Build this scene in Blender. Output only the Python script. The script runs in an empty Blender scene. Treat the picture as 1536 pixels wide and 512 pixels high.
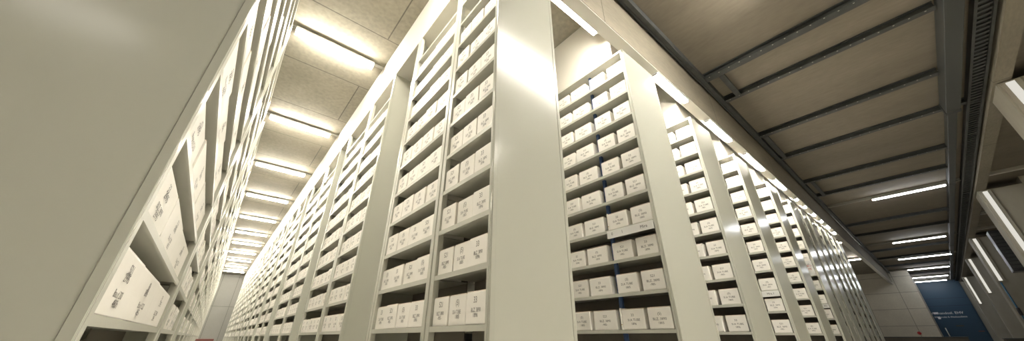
import bpy, bmesh, math, random
from mathutils import Matrix, Vector
random.seed(7)
S = 1.65          # metres per layout unit
H = 1.15          # eye height (layout z = 0) above the floor
ZF = -H / S       # floor in layout units
ZC = 2.95         # ceiling in layout units
scene = bpy.context.scene
COL = scene.collection

# ------------------------------------------------------------------ materials
def mat(name, base, rough=.5, metallic=0., spec=.5, noise=None, bump=None):
    m = bpy.data.materials.new(name); m.use_nodes = True
    nt = m.node_tree; b = nt.nodes['Principled BSDF']
    b.inputs['Base Color'].default_value = (*base, 1)
    b.inputs['Roughness'].default_value = rough
    b.inputs['Metallic'].default_value = metallic
    b.inputs['Specular IOR Level'].default_value = spec
    if noise or bump:
        tc = nt.nodes.new('ShaderNodeTexCoord')
    if noise:
        sc, amt, stretch = noise
        mp = nt.nodes.new('ShaderNodeMapping'); mp.inputs['Scale'].default_value = stretch
        n = nt.nodes.new('ShaderNodeTexNoise'); n.inputs['Scale'].default_value = sc; n.inputs['Detail'].default_value = 6
        r = nt.nodes.new('ShaderNodeMapRange'); r.inputs['From Min'].default_value = .3; r.inputs['From Max'].default_value = .7
        r.inputs['To Min'].default_value = 1 - amt; r.inputs['To Max'].default_value = 1 + amt
        mx = nt.nodes.new('ShaderNodeVectorMath'); mx.operation = 'SCALE'
        mx.inputs[0].default_value = base
        L = nt.links
        L.new(tc.outputs['Object'], mp.inputs['Vector']); L.new(mp.outputs['Vector'], n.inputs['Vector'])
        L.new(n.outputs['Fac'], r.inputs['Value']); L.new(r.outputs['Result'], mx.inputs['Scale'])
        L.new(mx.outputs['Vector'], b.inputs['Base Color'])
    if bump:
        sc, st = bump
        n2 = nt.nodes.new('ShaderNodeTexNoise'); n2.inputs['Scale'].default_value = sc; n2.inputs['Detail'].default_value = 5
        bp = nt.nodes.new('ShaderNodeBump'); bp.inputs['Strength'].default_value = st; bp.inputs['Distance'].default_value = .01
        nt.links.new(tc.outputs['Object'], n2.inputs['Vector']); nt.links.new(n2.outputs['Fac'], bp.inputs['Height'])
        nt.links.new(bp.outputs['Normal'], b.inputs['Normal'])
    return m

def concrete(name, base, joint, bw, rh, off, loc, amt=.10, grain=(1, 1, 1), axes='xy'):
    """cast concrete with thin panel joints (brick texture), cloudy tone and fine pores"""
    m = mat(name, base, .85, spec=.25)
    nt = m.node_tree; L = nt.links; b = nt.nodes['Principled BSDF']
    tc = nt.nodes.new('ShaderNodeTexCoord')
    sp = nt.nodes.new('ShaderNodeSeparateXYZ'); cb = nt.nodes.new('ShaderNodeCombineXYZ')
    L.new(tc.outputs['Object'], sp.inputs[0])
    L.new(sp.outputs['XYZ'.index(axes[0].upper())], cb.inputs[0]); L.new(sp.outputs['XYZ'.index(axes[1].upper())], cb.inputs[1])
    mp = nt.nodes.new('ShaderNodeMapping'); mp.inputs['Location'].default_value = (*loc, 0)
    L.new(cb.outputs[0], mp.inputs['Vector'])
    br = nt.nodes.new('ShaderNodeTexBrick')
    br.offset = off; br.inputs['Scale'].default_value = 1; br.inputs['Brick Width'].default_value = bw
    br.inputs['Row Height'].default_value = rh; br.inputs['Mortar Size'].default_value = joint; br.inputs['Mortar Smooth'].default_value = .3
    br.inputs['Color1'].default_value = (*[c * .96 for c in base], 1); br.inputs['Color2'].default_value = (*[c * 1.04 for c in base], 1)
    br.inputs['Mortar'].default_value = (*[c * .45 for c in base], 1)
    L.new(mp.outputs[0], br.inputs['Vector'])
    mg = nt.nodes.new('ShaderNodeMapping'); mg.inputs['Scale'].default_value = grain
    L.new(tc.outputs['Object'], mg.inputs['Vector'])
    col = br.outputs['Color']
    for sc, a in ((.9, amt), (14, amt * .7)):
        n = nt.nodes.new('ShaderNodeTexNoise'); n.inputs['Scale'].default_value = sc; n.inputs['Detail'].default_value = 6
        r = nt.nodes.new('ShaderNodeMapRange'); r.inputs['From Min'].default_value = .3; r.inputs['From Max'].default_value = .7
        r.inputs['To Min'].default_value = 1 - a; r.inputs['To Max'].default_value = 1 + a
        v = nt.nodes.new('ShaderNodeVectorMath'); v.operation = 'SCALE'
        L.new(mg.outputs[0], n.inputs['Vector']); L.new(n.outputs['Fac'], r.inputs['Value'])
        L.new(col, v.inputs[0]); L.new(r.outputs[0], v.inputs['Scale']); col = v.outputs[0]
    L.new(col, b.inputs['Base Color'])
    return m

def emit(name, color, strength):
    m = bpy.data.materials.new(name); m.use_nodes = True
    nt = m.node_tree; nt.nodes.clear()
    e = nt.nodes.new('ShaderNodeEmission'); o = nt.nodes.new('ShaderNodeOutputMaterial')
    e.inputs['Color'].default_value = (*color, 1); e.inputs['Strength'].default_value = strength
    nt.links.new(e.outputs[0], o.inputs[0])
    return m

M = dict(
    panel=mat('powder_coated_panel', (.475, .478, .415), .17, spec=.5),
    shelf=mat('powder_coated_shelf', (.50, .50, .44), .42),
    dark_gap=mat('dark_gap_sheet', (.20, .18, .15), .7),  # dark tone stands in for the unlit depth behind the boxes
    box=mat('white_card', (.87, .845, .79), .62, spec=.3, noise=(3, .03, (1, 1, 1))),
    kraft=mat('kraft_edge', (.42, .26, .13), .8),
    ink=mat('printed_ink', (.10, .095, .09), .7),
    bulk=mat('white_plaster', (.56, .54, .485), .6),
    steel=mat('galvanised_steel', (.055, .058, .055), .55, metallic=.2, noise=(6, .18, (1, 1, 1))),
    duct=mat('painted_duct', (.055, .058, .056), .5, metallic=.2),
    rail=mat('lamp_rail', (.33, .32, .28), .5),
    white=mat('white_enamel', (.75, .75, .72), .35),
    slot=mat('dark_slot', (.03, .03, .03), .8),
    blue_post=mat('blue_paint', (.04, .085, .20), .5),
    blue=mat('blue_lacquer', (.010, .045, .085), .45),
    blue_dark=mat('blue_lacquer_dark', (.004, .02, .05), .45),
    red=mat('red_plastic', (.45, .03, .03), .4),
    redbox=mat('red_lacquer', (.13, .035, .025), .5),
    black=mat('black_metal', (.025, .025, .027), .38),
    darkwood=mat('dark_laminate', (.055, .047, .033), .55),
    pillar=mat('fair_faced_concrete', (.33, .305, .245), .7, noise=(2.2, .10, (1, 1, .4))),
    floor=mat('grey_screed', (.75, .73, .67), .4, noise=(.8, .06, (1, 1, 1))),
    lead=mat('pale_lettering', (.75, .75, .78), .6),
    bluepipe=mat('blue_pipe', (.03, .12, .20), .5),
)
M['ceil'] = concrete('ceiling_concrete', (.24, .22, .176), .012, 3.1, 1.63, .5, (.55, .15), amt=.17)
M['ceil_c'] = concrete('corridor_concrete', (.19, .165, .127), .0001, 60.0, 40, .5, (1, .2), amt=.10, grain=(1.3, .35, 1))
M['beam'] = concrete('beam_concrete', (.22, .195, .15), .010, 3.9, 9, 0, (.9, 0), amt=.12, grain=(.5, 2, 2), axes='xz')
M['wall'] = concrete('wall_concrete', (.58, .54, .45), .018, 2.05, 1.22, 0, (.6, .43), amt=.07, axes='yz')
M['wallf'] = concrete('end_wall_panels', (.29, .285, .26), .015, 1.1, 2.6, 0, (.2, .3), amt=.04, axes='xz')
M['lamp'] = emit('warm_tube', (1, .935, .815), 40)
M['lampg'] = emit('warm_tube_low', (1, .935, .815), 34)
M['lampc'] = emit('cool_tube', (.93, .96, 1), 8)
M['lampf'] = emit('cool_tube_near', (1, .95, .85), 30)
M['lampb'] = emit('dim_tube', (1, .95, .85), 5)
M['lampfill'] = emit('fill_tube_side', (1, .95, .86), 24)  # emission of the added fill lamp beside the viewer
M['lampv'] = emit('wall_tube', (1, .96, .86), .12)

# ------------------------------------------------------------------ mesh helpers (layout units -> metres)
def W(x, y, z): return Vector((x * S, y * S, z * S + H))

class MB:
    def __init__(self, origin=(0, 0, ZF)):
        self.bm = bmesh.new(); self.mats = []; self.o = W(*origin)
    def mi(self, m):
        if m not in self.mats: self.mats.append(m)
        return self.mats.index(m)
    def box(self, x0, x1, y0, y1, z0, z1, m='panel', bevel=0., seg=1):
        r = bmesh.ops.create_cube(self.bm, size=1)
        c = (W(x0, y0, z0) + W(x1, y1, z1)) / 2 - self.o
        s = (abs(x1 - x0) * S, abs(y1 - y0) * S, abs(z1 - z0) * S)
        bmesh.ops.transform(self.bm, matrix=Matrix.Translation(c) @ Matrix.Diagonal((*s, 1)), verts=r['verts'])
        fs = {f for v in r['verts'] for f in v.link_faces}
        if bevel:
            es = list({e for f in fs for e in f.edges})
            q = bmesh.ops.bevel(self.bm, geom=es, offset=bevel, segments=seg, affect='EDGES', profile=.6)
            fs = {f for f in fs if f.is_valid} | set(q['faces'])
        k = self.mi(m)
        for f in fs: f.material_index = k
        return fs
    def tube(self, p, q, r, m='panel', n=10, flat=False):
        a = W(*p) - self.o; b = W(*q) - self.o; d = b - a
        res = bmesh.ops.create_cone(self.bm, cap_ends=True, segments=n, radius1=r, radius2=r, depth=d.length)
        rot = d.to_track_quat('Z', 'Y').to_matrix().to_4x4()
        bmesh.ops.transform(self.bm, matrix=Matrix.Translation((a + b) / 2) @ rot, verts=res['verts'])
        k = self.mi(m)
        for f in {f for v in res['verts'] for f in v.link_faces}:
            f.material_index = k; f.smooth = (len(f.verts) == 4 and not flat)
    def ball(self, c, r, m, sc=(1, 1, 1)):
        res = bmesh.ops.create_uvsphere(self.bm, u_segments=16, v_segments=10, radius=r)
        bmesh.ops.transform(self.bm, matrix=Matrix.Translation(W(*c) - self.o) @ Matrix.Diagonal((*sc, 1)), verts=res['verts'])
        k = self.mi(m)
        for f in {f for v in res['verts'] for f in v.link_faces}: f.material_index = k; f.smooth = True
    def mesh(self, name):
        me = bpy.data.meshes.new(name); self.bm.to_mesh(me); self.bm.free()
        for m in self.mats: me.materials.append(M[m])
        return me
    def build(self, name, parent=None):
        ob = bpy.data.objects.new(name, self.mesh(name)); COL.objects.link(ob)
        if parent is None: ob.location = self.o
        else: ob.parent = parent; ob.location = self.o - parent.location
        return ob

def tag(o, label, cat, group=None, kind=None):
    o['label'] = label; o['category'] = cat
    if group: o['group'] = group
    if kind: o['kind'] = kind
    return o
def empty(name, at):
    o = bpy.data.objects.new(name, None); COL.objects.link(o); o.location = W(*at); o.empty_display_size = .2; return o
def struct(o): o['kind'] = 'structure'; return o
def copy_tree(o, parent=None):
    c = o.copy(); COL.objects.link(c); c.parent = parent
    for ch in list(o.children): copy_tree(ch, c)
    return c

_txt = {}
def text_polys(s, size):
    """outline of a printed line: list of polygons of 2-D points, centred"""
    key = (s, size)
    if key not in _txt:
        cu = bpy.data.curves.new('t', 'FONT'); cu.body = s; cu.size = size; cu.align_x = 'CENTER'; cu.align_y = 'CENTER'
        cu.resolution_u = 2
        ob = bpy.data.objects.new('t', cu); COL.objects.link(ob)
        dg = bpy.context.evaluated_depsgraph_get()
        me = ob.evaluated_get(dg).to_mesh()
        vs = [(v.co.x, v.co.y) for v in me.vertices]; ps = [tuple(p.vertices) for p in me.polygons]
        ob.evaluated_get(dg).to_mesh_clear()
        bpy.data.objects.remove(ob); bpy.data.curves.remove(cu)
        _txt[key] = (vs, ps)
    return _txt[key]
def add_text(bm, s, size, origin, u, v, mi, squeeze=1.):
    vs, ps = text_polys(s, size)
    n = Vector(u).cross(Vector(v))
    bv = [bm.verts.new(Vector(origin) + Vector(u) * (x * squeeze) + Vector(v) * y) for x, y in vs]
    for p in ps:
        try:
            f = bm.faces.new([bv[i] for i in p]); f.material_index = mi
            f.normal_update()
            if f.normal.dot(n) < 0: f.normal_flip()
        except ValueError: pass

# ------------------------------------------------------------------ archive boxes
TOP = ['521', '27', '(5)', '574', '33', '507']
MID = ['Bsux.d CLD', 'Sl.A TUBE', 'Bau.d 200', 'Stas, Tied', 'BLZ. 3890', 'Dau & Wee']
LOW = ['1805', '2995', '-985-', '480h', '1896', '3005']
_box = {}
def box_mesh(w, h, d, style, var):
    """card box, front towards -X, base centre at the origin; sizes in layout units"""
    key = (round(w, 4), round(h, 4), round(d, 4), style, var)
    if key in _box: return _box[key]
    b = MB((0, 0, 0)); b.o = W(0, 0, 0)
    bev = .011 if style == 'wide' else .0055
    b.box(-d / 2, d / 2, -w / 2, w / 2, 0, h - .004, 'box', bev, 2)
    b.box(-d / 2 + .002, d / 2 - .002, -w / 2 + .002, w / 2 - .002, h - .005, h, 'kraft', .002, 1)
    k = b.mi('ink')
    x = -d / 2 * S - .0012
    hm, wm = h * S, w * S
    sq = min(1.0, wm / .24)
    if style == 'tall':
        rows = ((TOP, .052 * hm / .19, .72, .85), (MID, .034 * hm / .19, .42, .80), (LOW, .034 * hm / .19, .27, .85))
    elif style == 'wide':
        rows = ((TOP, .038, .68, 1.0), (MID, .034, .45, 1.05), (LOW, .032, .27, 1.0))
    else:
        rows = ((TOP, .052, .74, 1.1), (LOW, .046, .60, 1.2), (MID, .040, .34, 1.05), (LOW, .042, .20, 1.2))
    for j, (lst, size, zz, ex) in enumerate(rows):
        s = lst[(var * (j + 2) + j) % 6]
        add_text(b.bm, s, size, (x, (.02 * ((var + j) % 3 - 1)) * wm, zz * hm), (0, -1, 0), (0, 0, 1), k, sq * ex)
    me = b.mesh('archive_box'); _box[key] = me
    return me
def ordinal(k): return ['first', 'second', 'third', 'fourth', 'fifth', 'sixth', 'seventh', 'eighth', 'ninth', 'tenth'][k]

far = []      # boxes too far or too hidden to be told apart: (mesh, matrix)
def put_box(xf, yc, z, w, h, d, style, var, flip, label=None, group=None):
    me = box_mesh(w, h, d, style, var)
    dx = random.uniform(-.004, .006)
    xc = xf + (d / 2 + dx) * (-1 if flip else 1)
    rot = math.pi if flip else 0
    rot += random.uniform(-.012, .012)
    if label is None:
        far.append((me, Matrix.Translation(W(xc, yc, z)) @ Matrix.Rotation(rot, 4, 'Z'))); return
    o = bpy.data.objects.new('archive_box', me); COL.objects.link(o)
    o.location = W(xc, yc, z); o.rotation_euler.z = rot
    tag(o, label, 'box', group)

# ------------------------------------------------------------------ racks
LIP = .021
def rack(label, xl, xr, y0, bays, y1, z0, pitch, nlev, ztop, posts_to=None, group=None, fluted=False, lo=-1):
    """double-sided shelving block: end panels, uprights, one shelf per bay and level, covers"""
    t = empty('archive_rack', ((xl + xr) / 2, (y0 + y1) / 2, ZF)); tag(t, label, 'shelving', group)
    o = ((xl + xr) / 2, (y0 + y1) / 2, ZF)
    zt = posts_to or ztop
    for ya, yb in ((y0, y0 + .012), (y1 - .012, y1)):
        b = MB(o); b.box(xl, xr, ya, yb, ZF, zt, 'panel', .006, 2)
        if ya == y0:
            for xa, xb in ((xl + .001, xl + .022), (xr - .022, xr - .001)): b.box(xa, xb, ya - .0025, ya + .004, ZF, zt - .004, 'panel', .002, 1)
        b.build('end_panel', t)
    edges = [(y0 + .0121, bays[0][0])] + [(bays[i][1], bays[i + 1][0]) for i in range(len(bays) - 1)] + [(bays[-1][1], y1 - .0121)]
    for ya, yb in edges:
        for xa, xb in ((xl, xl + .03), (xr - .03, xr)):
            b = MB(o)
            if fluted and yb - ya > .05:
                w = (yb - ya)
                b.box(xa, xb, ya, ya + w * .42, ZF, zt, 'shelf', .003, 1)
                b.box(xa + .006, xb - .006, ya + w * .42, ya + w * .58, ZF, zt, 'shelf')
                b.box(xa, xb, ya + w * .58, yb, ZF, zt, 'shelf', .003, 1)
                # row of fixing slots in the inner flank
                xs = xb if xa == xl else xa - .002
                z = z0 - .1
                while z < zt - .05:
                    b.box(xs, xs + .002, ya + w * .1, ya + w * .3, z, z + .012, 'slot'); z += pitch / 6
            else:
                b.box(xa, xb, ya, yb, ZF, zt, 'shelf', .003, 1)
            b.build('upright', t)
    for ya, yb in bays:
        for k in range(lo, nlev):
            zb = z0 + k * pitch
            b = MB(o)
            b.box(xl + .004, xr - .004, ya, yb, zb + LIP - .006, zb + LIP, 'shelf')
            b.box(xl + .002, xl + .008, ya, yb, zb, zb + LIP, 'shelf')
            b.box(xr - .008, xr - .002, ya, yb, zb, zb + LIP, 'shelf')
            b.build('shelf', t)
        b = MB(o); b.box(xl + .003, xr - .003, ya, yb, ztop - LIP, ztop, 'shelf'); b.build('top_cover', t)
        b = MB(o); b.box((xl + xr) / 2 - .003, (xl + xr) / 2 + .003, ya, yb, ZF, ztop - LIP, 'dark_gap'); b.build('dark_gap_panel', t)  # dark sheet takes the place of shade inside the rack
    return t

Z0, P = .0192, .2117
ROW = [(.734, 1.192), (2.115, 2.655), (3.377, 3.876), (4.645, 5.123), (5.981, 6.457), (7.155, 7.70),
       (7.94, 8.35), (8.56, 9.0), (9.34, 9.70), (10.02, 10.32), (10.77, 11.1), (11.5, 11.95)]

# --- the long first row on the right of the main aisle: blocks between narrow cross aisles
blocks = [(1.0, [(1.025, 1.435), (1.51, 2.145)], 2.225), (2.75, [(2.785, 3.39), (3.49, 4.26)], 4.31), (4.72, [(4.77, 5.45), (5.56, 6.46)], 6.55)]
blk_lab = ['tall pale grey archive rack whose wide end panel fills the middle of the photo',
           'pale grey archive rack just past the first cross aisle, beyond the large corner rack',
           'pale grey archive rack past the second cross aisle on the right of the long aisle']
xl, xr = ROW[0]
for (y0, bays, y1), lab in zip(blocks, blk_lab):
    rack(lab, xl, xr, y0, bays, y1, Z0, P, 10, Z0 + 10 * P + LIP, posts_to=2.43, group='racks along the right of the main aisle', fluted=True)
proto = rack('pale grey archive rack far down the right side of the long aisle', xl, xr, 6.95, [(7.0, 7.70), (7.79, 8.50)], 8.55, Z0, P, 10, Z0 + 10 * P + LIP,
             posts_to=2.43, group='far racks down the main aisle, right side')
nfar = 8
for i in range(1, nfar):
    c = copy_tree(proto); c.location.y += i * 1.98 * S

nv = 0
for bi, (y0, bays, y1) in enumerate(blocks):
    for ba, (ya, yb) in enumerate(bays):
        n = (3, 4)[ba] if bi == 0 else 4 if bi == 1 and ba == 0 else 5
        p = (yb - ya - .006) / n
        for k in range(10):
            for i in range(n):
                nv += 1
                # counted from the near (right-hand) end
                lab = None
                if bi == 0 and k < 10 - ba * 0:
                    if ba == 0 and k > 8: continue
                    where = 'corner rack bay beside wide end panel' if ba == 0 else 'corner rack bay away from wide panel'
                    lab = f"white box {ordinal(i)} from right, {ordinal(k)} shelf up, {where}"
                elif bi == 1:
                    where = 'near bay past the first cross aisle' if ba == 0 else 'far bay past the first cross aisle'
                    lab = f"white box {ordinal(i)} from right, {ordinal(k)} shelf up, {where}"
                put_box(xl + .010, ya + .004 + p * (i + .5), Z0 + k * P + LIP + .0004, p - .007, .118 + random.uniform(-.002, .003), .19, 'tall', (nv * 5 + k * 3) % 6, False,
                        lab, 'white archive boxes in the first row right of the aisle')
for i in range(nfar):
    for ya, yb in ((7.0, 7.70), (7.79, 8.50)):
        p = (yb - ya - .006) / 5
        for k in range(10):
            for j in range(5):
                put_box(xl + .010, ya + .004 + p * (j + .5) + i * 1.98, Z0 + k * P + LIP + .0004, p - .007, .118, .19, 'tall', (i + k + j) % 2, False)

# --- boxes on the far side of the first rows, facing away from the main aisle
def far_side(n, bays, z0, p_, cnt):
    for ya, yb in bays:
        p = (yb - ya - .006) / cnt
        for k in range(10):
            for i in range(cnt):
                put_box(ROW[n][1] - .012, ya + .004 + p * (i + .5), z0 + k * p_ + LIP + .0004, p - .02, .122, .17, 'wide', (i + k) % 6, True)
for y0, bays, y1 in blocks[:2]: far_side(0, bays, Z0, P, 3)
for n in range(1, 5): far_side(n, [(1.03, 1.97)], .022 if n == 1 else Z0, .2262 if n == 1 else P, 4)

# --- the rows to the right, seen end on
row_name = ['', 'second', 'third', 'fourth', 'fifth', 'sixth', 'seventh', 'eighth', 'ninth', 'tenth', 'eleventh', 'twelfth']
for n in range(1, 12):
    xl, xr = ROW[n]
    z0, p = (.022, .2262) if n == 1 else (Z0, P)
    zt = z0 + 10 * p + LIP
    bays = [(1.026, 2.0), (2.03, 2.66)] if n < 6 else [(1.02, 1.40), (1.43, 2.0)]
    y1 = bays[-1][1] + .03
    lab = f"pale grey archive rack seen end on, {row_name[n]} row counted from the wide corner rack"
    r = rack(lab, xl, xr, 1.0, bays, y1, z0, p, 10, zt, group='racks in the rows receding to the right')
    o = ((xl + xr) / 2, (1.0 + y1) / 2, ZF)
    if n < 4:
        b = MB(o); b.box(xl + .06, xl + .085, 1.398, 1.422, ZF, zt - LIP, 'blue_post'); pb = b.build('rear_post', r); pb['label'] = 'blue steel post inside the rack'
    ex = [(1.034, 1.192), (1.222, 1.385), (1.432, 1.62), (1.645, 1.80), (1.83, 1.985)] if n == 1 else [(1.034, 1.192), (1.222, 1.385), (1.43, 1.6)]
    for k in range(10):
        for i, (ya, yb) in enumerate(ex):
            lab = None
            vis = {1: 5, 2: 2, 3: 2, 4: 1, 5: 1}.get(n, 0)
            if n >= 6 and i > 0: continue
            if i < vis:
                lab = f"white box {ordinal(i)} from right, {ordinal(k)} shelf up, {row_name[n]} rack row from corner rack"
            put_box(xl + .012, (ya + yb) / 2, z0 + k * p + LIP + .0004, yb - ya, .128, .17 if n < 6 else .12, 'wide', (k * 2 + i + n) % 6, False, lab,
                    'white archive boxes in the rows to the right' if lab else None)

def label_board(n, k, ya, yb, words, r_ord):
    """white card strip hung on the front lip of a shelf"""
    xl, xr = ROW[n]; z0, p = (.022, .2262) if n == 1 else (Z0, P)
    z = z0 + k * p
    b = MB((xl - .006, (ya + yb) / 2, z - .042))
    b.box(xl - .008, xl + .0015, ya, yb, z - .045, z + .012, 'white', .002, 1)
    kk = b.mi('ink')
    for s, yy in words:
        add_text(b.bm, s, .050, W(xl - .0087, yy, z - .016) - b.o, (0, -1, 0), (0, 0, 1), kk)
    o = b.build('shelf_label'); tag(o, f"white card strip with printed marks hung under a shelf of the {r_ord} rack row", 'label', 'label strips on the rack shelves')
label_board(1, 3, 1.03, 1.40, [('0', 1.355), ('1', 1.27), ('Mira', 1.10)], 'second')
label_board(3, 2, 1.03, 1.20, [('Mra.1', 1.11)], 'fourth')
label_board(5, 2, 1.03, 1.115, [('Bla', 1.07)], 'sixth')
# thin upright folders between the boxes of the second row
for k, where in ((3, 'above the card strip'), (0, 'lowest shelf in view')):
    z0, p = .022, .2262; xl = ROW[1][0]
    b = MB((xl + .07, 1.403, z0 + k * p + LIP)); b.box(xl + .014, xl + .15, 1.3862, 1.3975, z0 + k * p + LIP + .0006, z0 + k * p + LIP + .135, 'box', .003, 1)
    b.box(xl + .0135, xl + .014, 1.3875, 1.396, z0 + k * p + LIP + .03, z0 + k * p + LIP + .035, 'kraft')
    tag(b.build('folder'), f'thin white folder between boxes of the second rack row, {where}', 'folder', 'thin folders')
# printed notice on the sixth row
xl = ROW[5][0]; z = Z0 + 3.95 * P
b = MB((xl - .006, 1.085, z))
b.box(xl - .012, xl - .004, 1.03, 1.13, z + .02, z + .25, 'white', .002, 1)
b.mi('red'); kk = b.mi('ink')
for s, zz, m_ in (('IBO', .17, 'red'), ('MI', .12, 'red'), ('ui', .20, 'ink')):
    add_text(b.bm, s, .07, W(xl - .0127, 1.08, z + zz) - b.o, (0, -1, 0), (0, 0, 1), b.mi(m_))
tag(b.build('notice'), 'white notice with orange red marks hung on the sixth rack row', 'notice')

# --- the row left of the main aisle
xl, xr = -.665, -.175
lb = [(1.045, 2.42), (2.60, 3.62)]
rack('pale grey archive rack whose huge plain end panel fills the left of the photo', xl, xr, 1.0, lb, 3.72, Z0, P, 10, Z0 + 10 * P + LIP, group='racks along the left of the main aisle', fluted=True)
lp = rack('pale grey archive rack far down the left side of the long aisle', xl, xr, 4.1, [(4.15, 4.85), (4.97, 5.67)], 5.75, Z0, P, 10, Z0 + 10 * P + LIP, group='far racks down the main aisle, left side', fluted=True)
for i in range(1, 9):
    c = copy_tree(lp); c.location.y += i * 1.98 * S
lspan = [(1.055, 1.395), (1.402, 1.83), (1.838, 2.37)]
for k in range(10):
    for i, (ya, yb) in enumerate(lspan):
        if k == 9: break
        put_box(xr - .010, (ya + yb) / 2, Z0 + k * P + LIP + .0004, yb - ya, .140, .2, 'big', (k * 2 + i) % 6, True,
                f"white box {ordinal(i)} from the huge left end panel, {ordinal(k)} shelf up", 'white archive boxes in the rack at the left')
    for i in range(4):
        put_box(xr - .010, 2.72 + i * .24, Z0 + k * P + LIP + .0004, .22, .135, .2, 'big', (k + i) % 6, True)
for i in range(9):
    for ya, yb in ((4.15, 4.85), (4.97, 5.67)):
        for k in range(10):
            for j in range(3):
                put_box(xr - .010, ya + .12 + j * .225 + i * 1.98, Z0 + k * P + LIP + .0004, .21, .13, .19, 'big', (i + k + j) % 2, True)

# --- all boxes too distant to tell apart: one object
verts = []; faces = []; fm = []
slots = ['box', 'kraft', 'ink']
for me, mx in far:
    base = len(verts); names = [m.name for m in me.materials]
    idx = [slots.index(next(k for k, v in M.items() if v.name == nm)) for nm in names]
    verts += [mx @ v.co for v in me.vertices]
    for p_ in me.polygons:
        faces.append([base + q for q in p_.vertices]); fm.append(idx[p_.material_index])
org = W(.85, 12, ZF)
me = bpy.data.meshes.new('archive_boxes'); me.from_pydata([v - org for v in verts], [], faces)
for s in slots: me.materials.append(M[s])
me.polygons.foreach_set('material_index', fm)
fo = bpy.data.objects.new('archive_boxes', me); COL.objects.link(fo); fo.location = org
tag(fo, 'mass of white archive boxes on the far shelves down the aisles', 'boxes', kind='stuff')

# ------------------------------------------------------------------ the room
X0, X1, YB, Y1 = -4.2, 32.0, -3.0, 23.3
XW = 25.6
def slab(name, x0, x1, y0, y1, z0, z1, m, origin=None):
    b = MB(origin or (0, 0, 0)); b.box(x0, x1, y0, y1, z0, z1, m); return struct(b.build(name))
slab('floor', X0, X1, YB, Y1, ZF - .1, ZF, 'floor')
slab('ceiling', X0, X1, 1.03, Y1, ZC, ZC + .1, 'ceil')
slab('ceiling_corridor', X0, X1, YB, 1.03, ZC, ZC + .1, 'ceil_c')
slab('wall_far', X0, XW + .1, Y1, Y1 + .1, ZF, ZC, 'wallf')
slab('wall_left', X0 - .1, X0, YB - .1, Y1 + .1, ZF, ZC, 'pillar')
slab('wall_back', X0, X1, YB - .1, YB, ZF, ZC, 'pillar')
slab('wall_right', XW, XW + .1, .27, Y1, ZF, ZC, 'wall')
slab('wall_recess', XW + .1, X1 + .1, .27, .37, ZF, ZC, 'pillar')
slab('wall_end', X1, X1 + .1, YB - .1, .27, ZF, ZC, 'pillar')
# downstand beam over the row ends, then white bulkheads over the rows
b = MB((0, 1, ZC)); b.box(X0, XW, .95, 1.035, 2.372, ZC, 'beam'); struct(b.build('trim_1'))
b = MB((0, 1, 2.36)); b.box(X0, XW, .953, 1.056, 2.360, 2.3718, 'bulk'); struct(b.build('trim_2'))
for n in range(12):
    xl, xr = ROW[n]
    zt = 2.43 if n == 0 else (.022 + 10 * .2262 + LIP if n == 1 else Z0 + 10 * P + LIP) + .0005
    y0_ = 1.04
    b = MB(((xl + xr) / 2, 2, ZC))
    if n == 0: b.box(xl, xr, y0_, Y1, zt, ZC, 'bulk')
    else:
        b.box(xl + .004, xr, 1.101, 4.5, zt, ZC, 'bulk')
    struct(b.build(f'trim_{n + 3}'))
b = MB((0, -1.47, ZC)); b.box(X0, X1, -1.56, -1.42, 2.80, ZC, 'beam'); struct(b.build('trim_15'))

# ------------------------------------------------------------------ lamps
def lamp(label, axis, a, b_, c, z, m, group, rail=None, wide=.042, cat='lamp', name='ceiling_lamp', hang=True):
    """tube lamp along axis from a to b_ at cross position c; rail = extent of the trunking behind it"""
    mid = (a + b_) / 2
    def bx(q, s0, s1, w, z0, z1, mm, bev=0):
        if axis == 'x': q.box(s0, s1, c - w, c + w, z0, z1, mm, bev, 1)
        else: q.box(c - w, c + w, s0, s1, z0, z1, mm, bev, 1)
    at = (mid, c, z) if axis == 'x' else (c, mid, z)
    t = empty(name, at); tag(t, label, cat, group)
    q = MB(at)
    bx(q, a + .006, b_ - .006, wide, z - wide * .5, z + wide * .3, m, wide * .35 * S)
    q.build('diffuser', t)
    q = MB(at); bx(q, a, b_, wide * 1.25, z + wide * .3, z + wide * .9, 'white', .003); q.build('housing', t)
    for s in (a, b_):
        q = MB(at); bx(q, s - .005, s + .005, wide * 1.02, z - wide * .52, z + wide * .3, 'rail', .002); q.build('end_cap', t)
    if rail:
        q = MB(at); bx(q, rail[0], rail[1], .014, z + wide * .9, ZC - .0005, 'rail'); q.build('rail', t)
    return t
lord = ['nearest', 'second', 'third', 'fourth', 'fifth', 'sixth', 'seventh', 'eighth', 'ninth', 'tenth', 'eleventh']
for k, y in enumerate((1.36, 3.33, 5.31, 7.21, 9.13, 11.1, 12.95, 14.6, 16.35, 18.2, 19.95, 21.6)):
    lamp('tube lamp over the start of the long aisle, above the frame' if k == 0 else f'{lord[k - 1]} lit tube lamp across the concrete ceiling of the long aisle', 'x', -.2, .612, y, 2.89, 'lamp',
         'tube lamps over the main aisle', rail=(-.3, .732))
for n in range(0, 11):
    a, b_ = ROW[n][1] + .07, ROW[n + 1][0] - .035
    if n == 0: a = 1.27
    if b_ - a < .12: a = ROW[n][1] + .03; b_ = ROW[n + 1][0] - .02
    z, y = (2.55, 1.16) if n == 0 else (2.325, .985)
    if n == 0: b_ = 1.995
    elif n < 5: a = ROW[n][1] + .02
    lamp(f'bright tube lamp under the white soffit beside the top of the {row_name[n + 1]} rack row', 'x', a, b_, y, z, 'lampg', 'tube lamps over the gaps between the rows', wide=.024)
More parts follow.
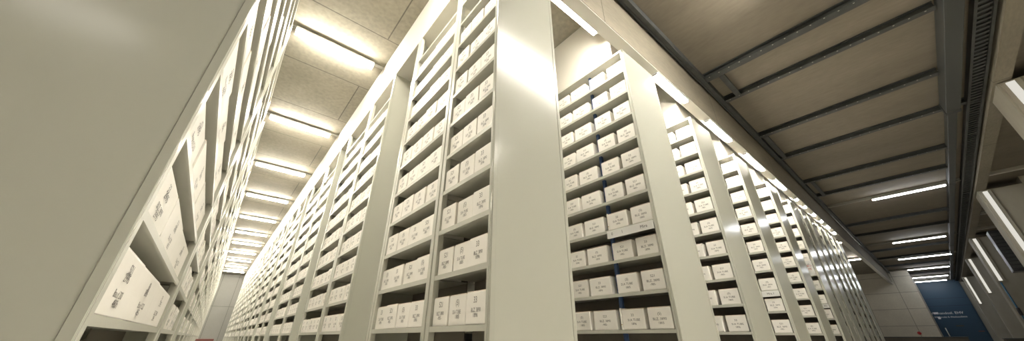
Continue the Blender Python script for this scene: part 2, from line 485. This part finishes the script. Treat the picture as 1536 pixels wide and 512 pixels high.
# lamps down the corridor, across its ceiling
for k, (x, ya, yb) in enumerate(((11.05, .08, -1.04), (17.1, .18, -1.0), (21.1, .31, -1.12), (24.9, .24, -1.05), (28.6, .25, -1.0), (30.9, .25, -.94))):
    lamp(f'{lord[k]} lit tube lamp across the dim corridor ceiling leading to the blue door', 'y', yb, ya, x, 2.86, 'lampc', 'tube lamps of the corridor', rail=(-1.40, .9 if x < 25 else .25), wide=.030)
# lamps past the last rack row; the nearer one is added to light the wall
for k, (x, lab) in enumerate(((15.6, 'added fill lamp on the ceiling just past the last rack row'), (19.7, 'tube lamp on the ceiling before the pale concrete wall'))):
    lamp(lab, 'y', 1.25, 2.1, x, 2.86, 'lampg', 'tube lamps past the last row', rail=(1.1, 3.4), wide=.03)
# lamps behind and above the viewer
lamp('tube lamp on the corridor ceiling above the wide end panel', 'x', 1.3, 3.1, -.12, 2.86, 'lampf', None, rail=(1.2, 3.2), wide=.035)
lamp('tube lamp on the corridor ceiling behind the viewer', 'x', -2.35, -1.45, -2.45, 2.86, 'lampb', None, rail=(-2.5, -1.3), wide=.035)

lamp('added fill lamp for the end panels beside the viewer, out of frame', 'x', 1.6, 3.0, -2.2, 2.86, 'lampfill', None, rail=(1.4, 3.2), wide=.05)  # unseen lamp, added to brighten the end panels
# ------------------------------------------------------------------ steelwork, duct and tray under the corridor ceiling
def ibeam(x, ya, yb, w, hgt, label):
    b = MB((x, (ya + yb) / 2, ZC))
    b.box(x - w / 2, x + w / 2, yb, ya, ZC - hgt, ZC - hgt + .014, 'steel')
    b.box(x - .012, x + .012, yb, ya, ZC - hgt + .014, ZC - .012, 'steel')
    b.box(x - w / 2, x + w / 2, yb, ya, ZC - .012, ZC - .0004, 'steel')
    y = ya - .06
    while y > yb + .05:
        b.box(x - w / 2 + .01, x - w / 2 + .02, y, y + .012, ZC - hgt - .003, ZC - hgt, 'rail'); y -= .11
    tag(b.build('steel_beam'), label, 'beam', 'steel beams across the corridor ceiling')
bx_ = [(3.9, -1.02, .10), (4.55, -1.02, .07), (5.95, -1.02, .09), (7.1, -1.4, .08), (8.75, -1.02, .07), (9.9, -1.02, .08), (13.5, -1.02, .08), (15.15, -1.02, .07), (18.6, -1.02, .08), (20.6, -1.02, .08), (23.2, -1.02, .08), (26.8, -1.02, .08)]
for i, (x, yb, w) in enumerate(bx_):
    ibeam(x, .86 if x < 25 else .25, yb - .053 if x > 7.2 else yb, w, .075, f"dark steel beam across the corridor ceiling, {['nearest', 'second', 'third', 'fourth', 'fifth', 'sixth', 'seventh', 'eighth', 'ninth', 'tenth', 'eleventh', 'twelfth'][i]} from the viewer")
for (xa, xb, y, where) in ((3.952, 4.51, .70, 'first and second'), (5.998, 7.055, .80, 'third and fourth'), (8.79, 9.855, .74, 'fifth and sixth')):
    b = MB(((xa + xb) / 2, y, ZC)); b.box(xa - .0025, xb + .0025, y - .018, y + .018, ZC - .07, ZC - .0004, 'steel', .003, 1)
    b.box(xa, xb, y - .03, y + .03, ZC - .078, ZC - .07, 'steel')
    tag(b.build('steel_strut'), f'short steel strut linking the {where} corridor ceiling beams', 'strut', 'short steel struts')
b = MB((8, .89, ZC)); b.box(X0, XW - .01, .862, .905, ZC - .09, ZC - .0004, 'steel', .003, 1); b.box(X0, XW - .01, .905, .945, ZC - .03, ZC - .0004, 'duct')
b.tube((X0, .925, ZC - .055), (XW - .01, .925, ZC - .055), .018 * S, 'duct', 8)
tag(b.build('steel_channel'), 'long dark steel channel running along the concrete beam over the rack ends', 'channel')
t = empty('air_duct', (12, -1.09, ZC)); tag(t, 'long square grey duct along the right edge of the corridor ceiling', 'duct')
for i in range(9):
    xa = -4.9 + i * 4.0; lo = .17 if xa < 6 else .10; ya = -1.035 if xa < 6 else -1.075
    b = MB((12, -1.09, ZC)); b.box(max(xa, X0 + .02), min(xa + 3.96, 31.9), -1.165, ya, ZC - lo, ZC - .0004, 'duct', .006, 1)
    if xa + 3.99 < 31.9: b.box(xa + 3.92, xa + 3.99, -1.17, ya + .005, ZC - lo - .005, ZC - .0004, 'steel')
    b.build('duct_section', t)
t = empty('cable_tray', (12, -1.32, ZC)); tag(t, 'ladder cable tray with rungs running beside the grey duct', 'cable tray')
for y in (-1.262, -1.385):
    b = MB((12, -1.32, ZC)); b.box(X0, X1, y - .012, y + .012, ZC - .10, ZC - .02, 'steel', .003, 1); b.build('side_rail', t)
for i in range(100):
    x = 3.4 + i * .085
    b = MB((12, -1.32, ZC)); b.box(x, x + .035, -1.373, -1.274, ZC - .085, ZC - .07, 'duct'); b.build('rung', t)
b = MB((12, -1.32, ZC)); x = 11.9
while x < 31.5:
    b.box(x, x + .035, -1.373, -1.274, ZC - .085, ZC - .07, 'duct'); x += .17
b.build('rungs', t)['kind'] = 'stuff'
b = MB((12, -1.32, ZC)); b.box(X0, X1, -1.36, -1.29, ZC - .068, ZC - .0004, 'slot'); b.build('cables', t)

# ------------------------------------------------------------------ pillars and wall lamps on the right
for i, x in enumerate((6.62, 11.85, 17.7, 22.4, 29.4)):
    b = MB((x, -1.7, ZF)); b.box(x, x + .55, -2.02, -1.44, ZF, 2.8, 'pillar', .01, 1); struct(b.build('concrete_pillar'))
    b = MB((x, -2.5, ZF)); b.box(x + .02, x + .50, YB, -2.021, ZF, ZC, 'pillar'); struct(b.build('concrete_pillar'))
    t = empty('wall_lamp', (x - .02, -1.56, 2.1)); tag(t, f'upright glowing strip lamp on the {["nearest", "second", "third", "fourth", "fifth"][i]} concrete pillar right of the corridor', 'lamp', 'upright strip lamps on the pillars')
    b = MB((x - .02, -1.56, 2.1)); b.box(x - .03, x - .0004, -1.61, -1.46, 1.48, 2.78, 'pillar', .004, 1); b.build('housing', t)
    b = MB((x - .02, -1.56, 2.1)); b.box(x - .05, x - .0302, -1.56, -1.495, 1.50, 2.76, 'lampv', .004, 1); b.build('diffuser', t)
for x, ya, yb, s in ((11.1, -1.58, -2.6, 'second'), (14.77, -1.58, -2.95, 'space between second and third'), (16.93, -1.58, -2.6, 'third')):
    b = MB((x, (ya + yb) / 2, ZC)); b.box(x - .03, x + .03, yb, ya, ZC - .07, ZC - .0004, 'bulk', .004, 1)
    tag(b.build('ceiling_rail'), f'pale rail under the ceiling recess near the {s} concrete pillar', 'rail', 'pale rails in the recesses')
# black fan heater hung beside the second pillar
t = empty('fan_heater', (14.7, -1.62, 1.4)); tag(t, 'black wall mounted heater with louvres hanging high beside the pillars', 'heater')
b = MB((14.7, -1.62, 1.4)); b.box(14.55, 14.95, -1.86, -1.52, 1.42, 2.42, 'black', .03, 2); b.build('body', t)
b = MB((14.7, -1.62, 1.4))
for i in range(10):
    b.box(14.535, 14.553, -1.83, -1.55, 1.50 + i * .088, 1.55 + i * .088, 'steel', .003, 1)
b.build('louvre', t)
b = MB((14.7, -1.62, 1.4)); b.box(14.70, 14.80, -2.99, -1.85, 2.0, 2.1, 'steel', .004, 1); b.build('bracket', t)
b = MB((17.6, -1.50, ZF)); b.tube((17.62, -1.50, ZF), (17.62, -1.50, 1.45), .03, 'bluepipe', 10); b.tube((17.60, -1.50, .55), (17.60, -1.50, .75), .06, 'black', 10)
tag(b.build('blue_pipe'), 'thin blue pipe with black valve standing on the third pillar', 'pipe')

# ------------------------------------------------------------------ the blue door wall
t = MB((X1, -.5, ZF)); t.box(X1 - .05, X1 - .0005, -1.36, .269, ZF, ZC - .0005, 'blue'); dr = struct(t.build('door_1'))
dr['label'] = 'blue door wall at the end of the corridor'
def part(name, f, lab=None):
    b = MB((X1, -.5, ZF)); f(b); o = b.build(name, dr)
    if lab: o['label'] = lab
    return o
xd = X1 - .05
part('seam', lambda b: (b.box(xd - .004, xd - .0003, -1.36, .269, 1.98, 2.005, 'blue_dark'), b.box(xd - .004, xd - .0003, -1.36, .269, 1.585, 1.61, 'blue_dark')))
part('door_leaf', lambda b: b.box(xd - .03, xd - .0003, -1.30, .20, ZF, 1.55, 'blue', .008, 1))
part('door_handle', lambda b: (b.box(xd - .045, xd - .0302, .02, .07, -.02, .48, 'pillar', .01, 1), b.tube((xd - .10, .045, .05), (xd - .10, .045, .45), .035, 'white', 10)), 'pale door handle plate')
part('door_plate', lambda b: b.box(xd - .036, xd - .0302, -.66, -.38, .53, .60, 'steel', .002, 1))
part('door_sticker', lambda b: b.box(xd - .036, xd - .0302, -1.25, -1.05, .27, .31, 'redbox', .002, 1))
def letters(b):
    k = b.mi('lead'); u, v = (0, -1, 0), (0, 0, 1)
    add_text(b.bm, 'Wuchandosl. EHV', .30, W(xd - .0308, -.26, 1.22) - b.o, u, v, k, .95)
    add_text(b.bm, 'Whslerodzs & Ahschussdienst', .20, W(xd - .0308, -.36, 1.02) - b.o, u, v, k, .80)
    b.box(xd - .034, xd - .0302, .20, .02, 1.20, 1.28, 'red', .002, 1); b.box(xd - .034, xd - .0302, .12, .02, .92, 1.05, 'red', .002, 1)
part('lettering', letters, 'white lettering with a red mark on the blue door')
# wall fittings beside it
b = MB((XW, .62, .12)); b.tube((XW - .0001, .90, .17), (XW - .06, .90, .17), .11, 'red', 18); b.ball((XW - .06, .90, .17), .095, 'red', (.5, 1, 1))
tag(b.build('alarm_bell'), 'small round red alarm bell on the concrete wall beside the blue door', 'alarm')
def cabinet(name, x0, x1, y0, y1, zt, m, nd, lab, cat):
    at = ((x0 + x1) / 2, (y0 + y1) / 2, ZF); t = empty(name, at); tag(t, lab, cat)
    b = MB(at); b.box(x0 + .02, x1, y0, y1, ZF + .06, zt - .03, m, .006, 1); b.build('body', t)
    b = MB(at); b.box(x0 - .02, x1 + .01, y0 - .02, y1 + .02, zt - .03, zt, 'steel', .008, 2); b.build('top', t)
    w = (y1 - y0) / nd
    for i in range(nd):
        b = MB(at); b.box(x0, x0 + .0196, y0 + i * w + .008, y0 + (i + 1) * w - .008, ZF + .09, zt - .06, m, .004, 1); d = b.build('door', t)
        b = MB(at); b.box(x0 - .02, x0 - .0002, y0 + i * w + .03, y0 + i * w + .06, -.25, -.12, 'steel', .004, 1); hnd = b.build('handle', d)
        hnd.location = b.o - W(*at); hnd.location = (b.o - t.location) - d.location
    b = MB(at); b.box(x0 + .05, x1 - .02, y0 + .02, y1 - .02, ZF, ZF + .06, 'slot'); b.build('plinth', t)
cabinet('storage_cabinet', 23.6, 24.5, -.42, 3.2, .02, 'darkwood', 6, 'long dark low cabinet standing before the concrete wall by the blue door', 'cabinet')
cabinet('storage_chest', 21.0, 21.8, -2.6, -1.16, -.03, 'darkwood', 2, 'dark low chest standing by the pillars right of the blue door', 'chest')
# red trolley at the end of the long aisle
at = (.03, 15.5, ZF); t = empty('transport_trolley', at); tag(t, 'low red trolley standing at the far end of the long aisle', 'trolley')
b = MB(at); b.box(-.17, .27, 15.0, 16.0, -.20, -.045, 'redbox', .01, 1); b.build('tray', t)
b = MB(at); b.box(-.17, .27, 15.0, 16.0, ZF + .12, ZF + .16, 'redbox', .008, 1); b.build('deck', t)
for sx in (-.15, .25):
    for sy in (15.03, 15.97):
        b = MB(at); b.tube((sx, sy, ZF + .16), (sx, sy, -.2), .025, 'steel', 8); b.build('post', t)
        b = MB(at); b.tube((sx - .02, sy, ZF + .06), (sx + .02, sy, ZF + .06), .098, 'black', 14); b.build('wheel', t)

# ------------------------------------------------------------------ world, camera, view
w = bpy.data.worlds.new('World'); scene.world = w; w.use_nodes = True
w.node_tree.nodes['Background'].inputs['Color'].default_value = (.02, .02, .02, 1)
cam = bpy.data.cameras.new('Camera'); co = bpy.data.objects.new('Camera', cam); COL.objects.link(co)
co.location = W(0, 0, 0); co.rotation_euler = (math.radians(90 + 26.951), 0, math.radians(-39.949))
cam.sensor_width = 36; cam.lens = 36 * 492.335 / 1536; cam.clip_start = .05; cam.clip_end = 200
scene.camera = co
vs = scene.view_settings
vs.view_transform = 'Standard'; vs.look = 'None'; vs.gamma = 1; vs.use_curve_mapping = False; vs.exposure = 2.62
scene.cycles.max_bounces = 8; scene.cycles.diffuse_bounces = 6
scene.cycles.sample_clamp_indirect = 8
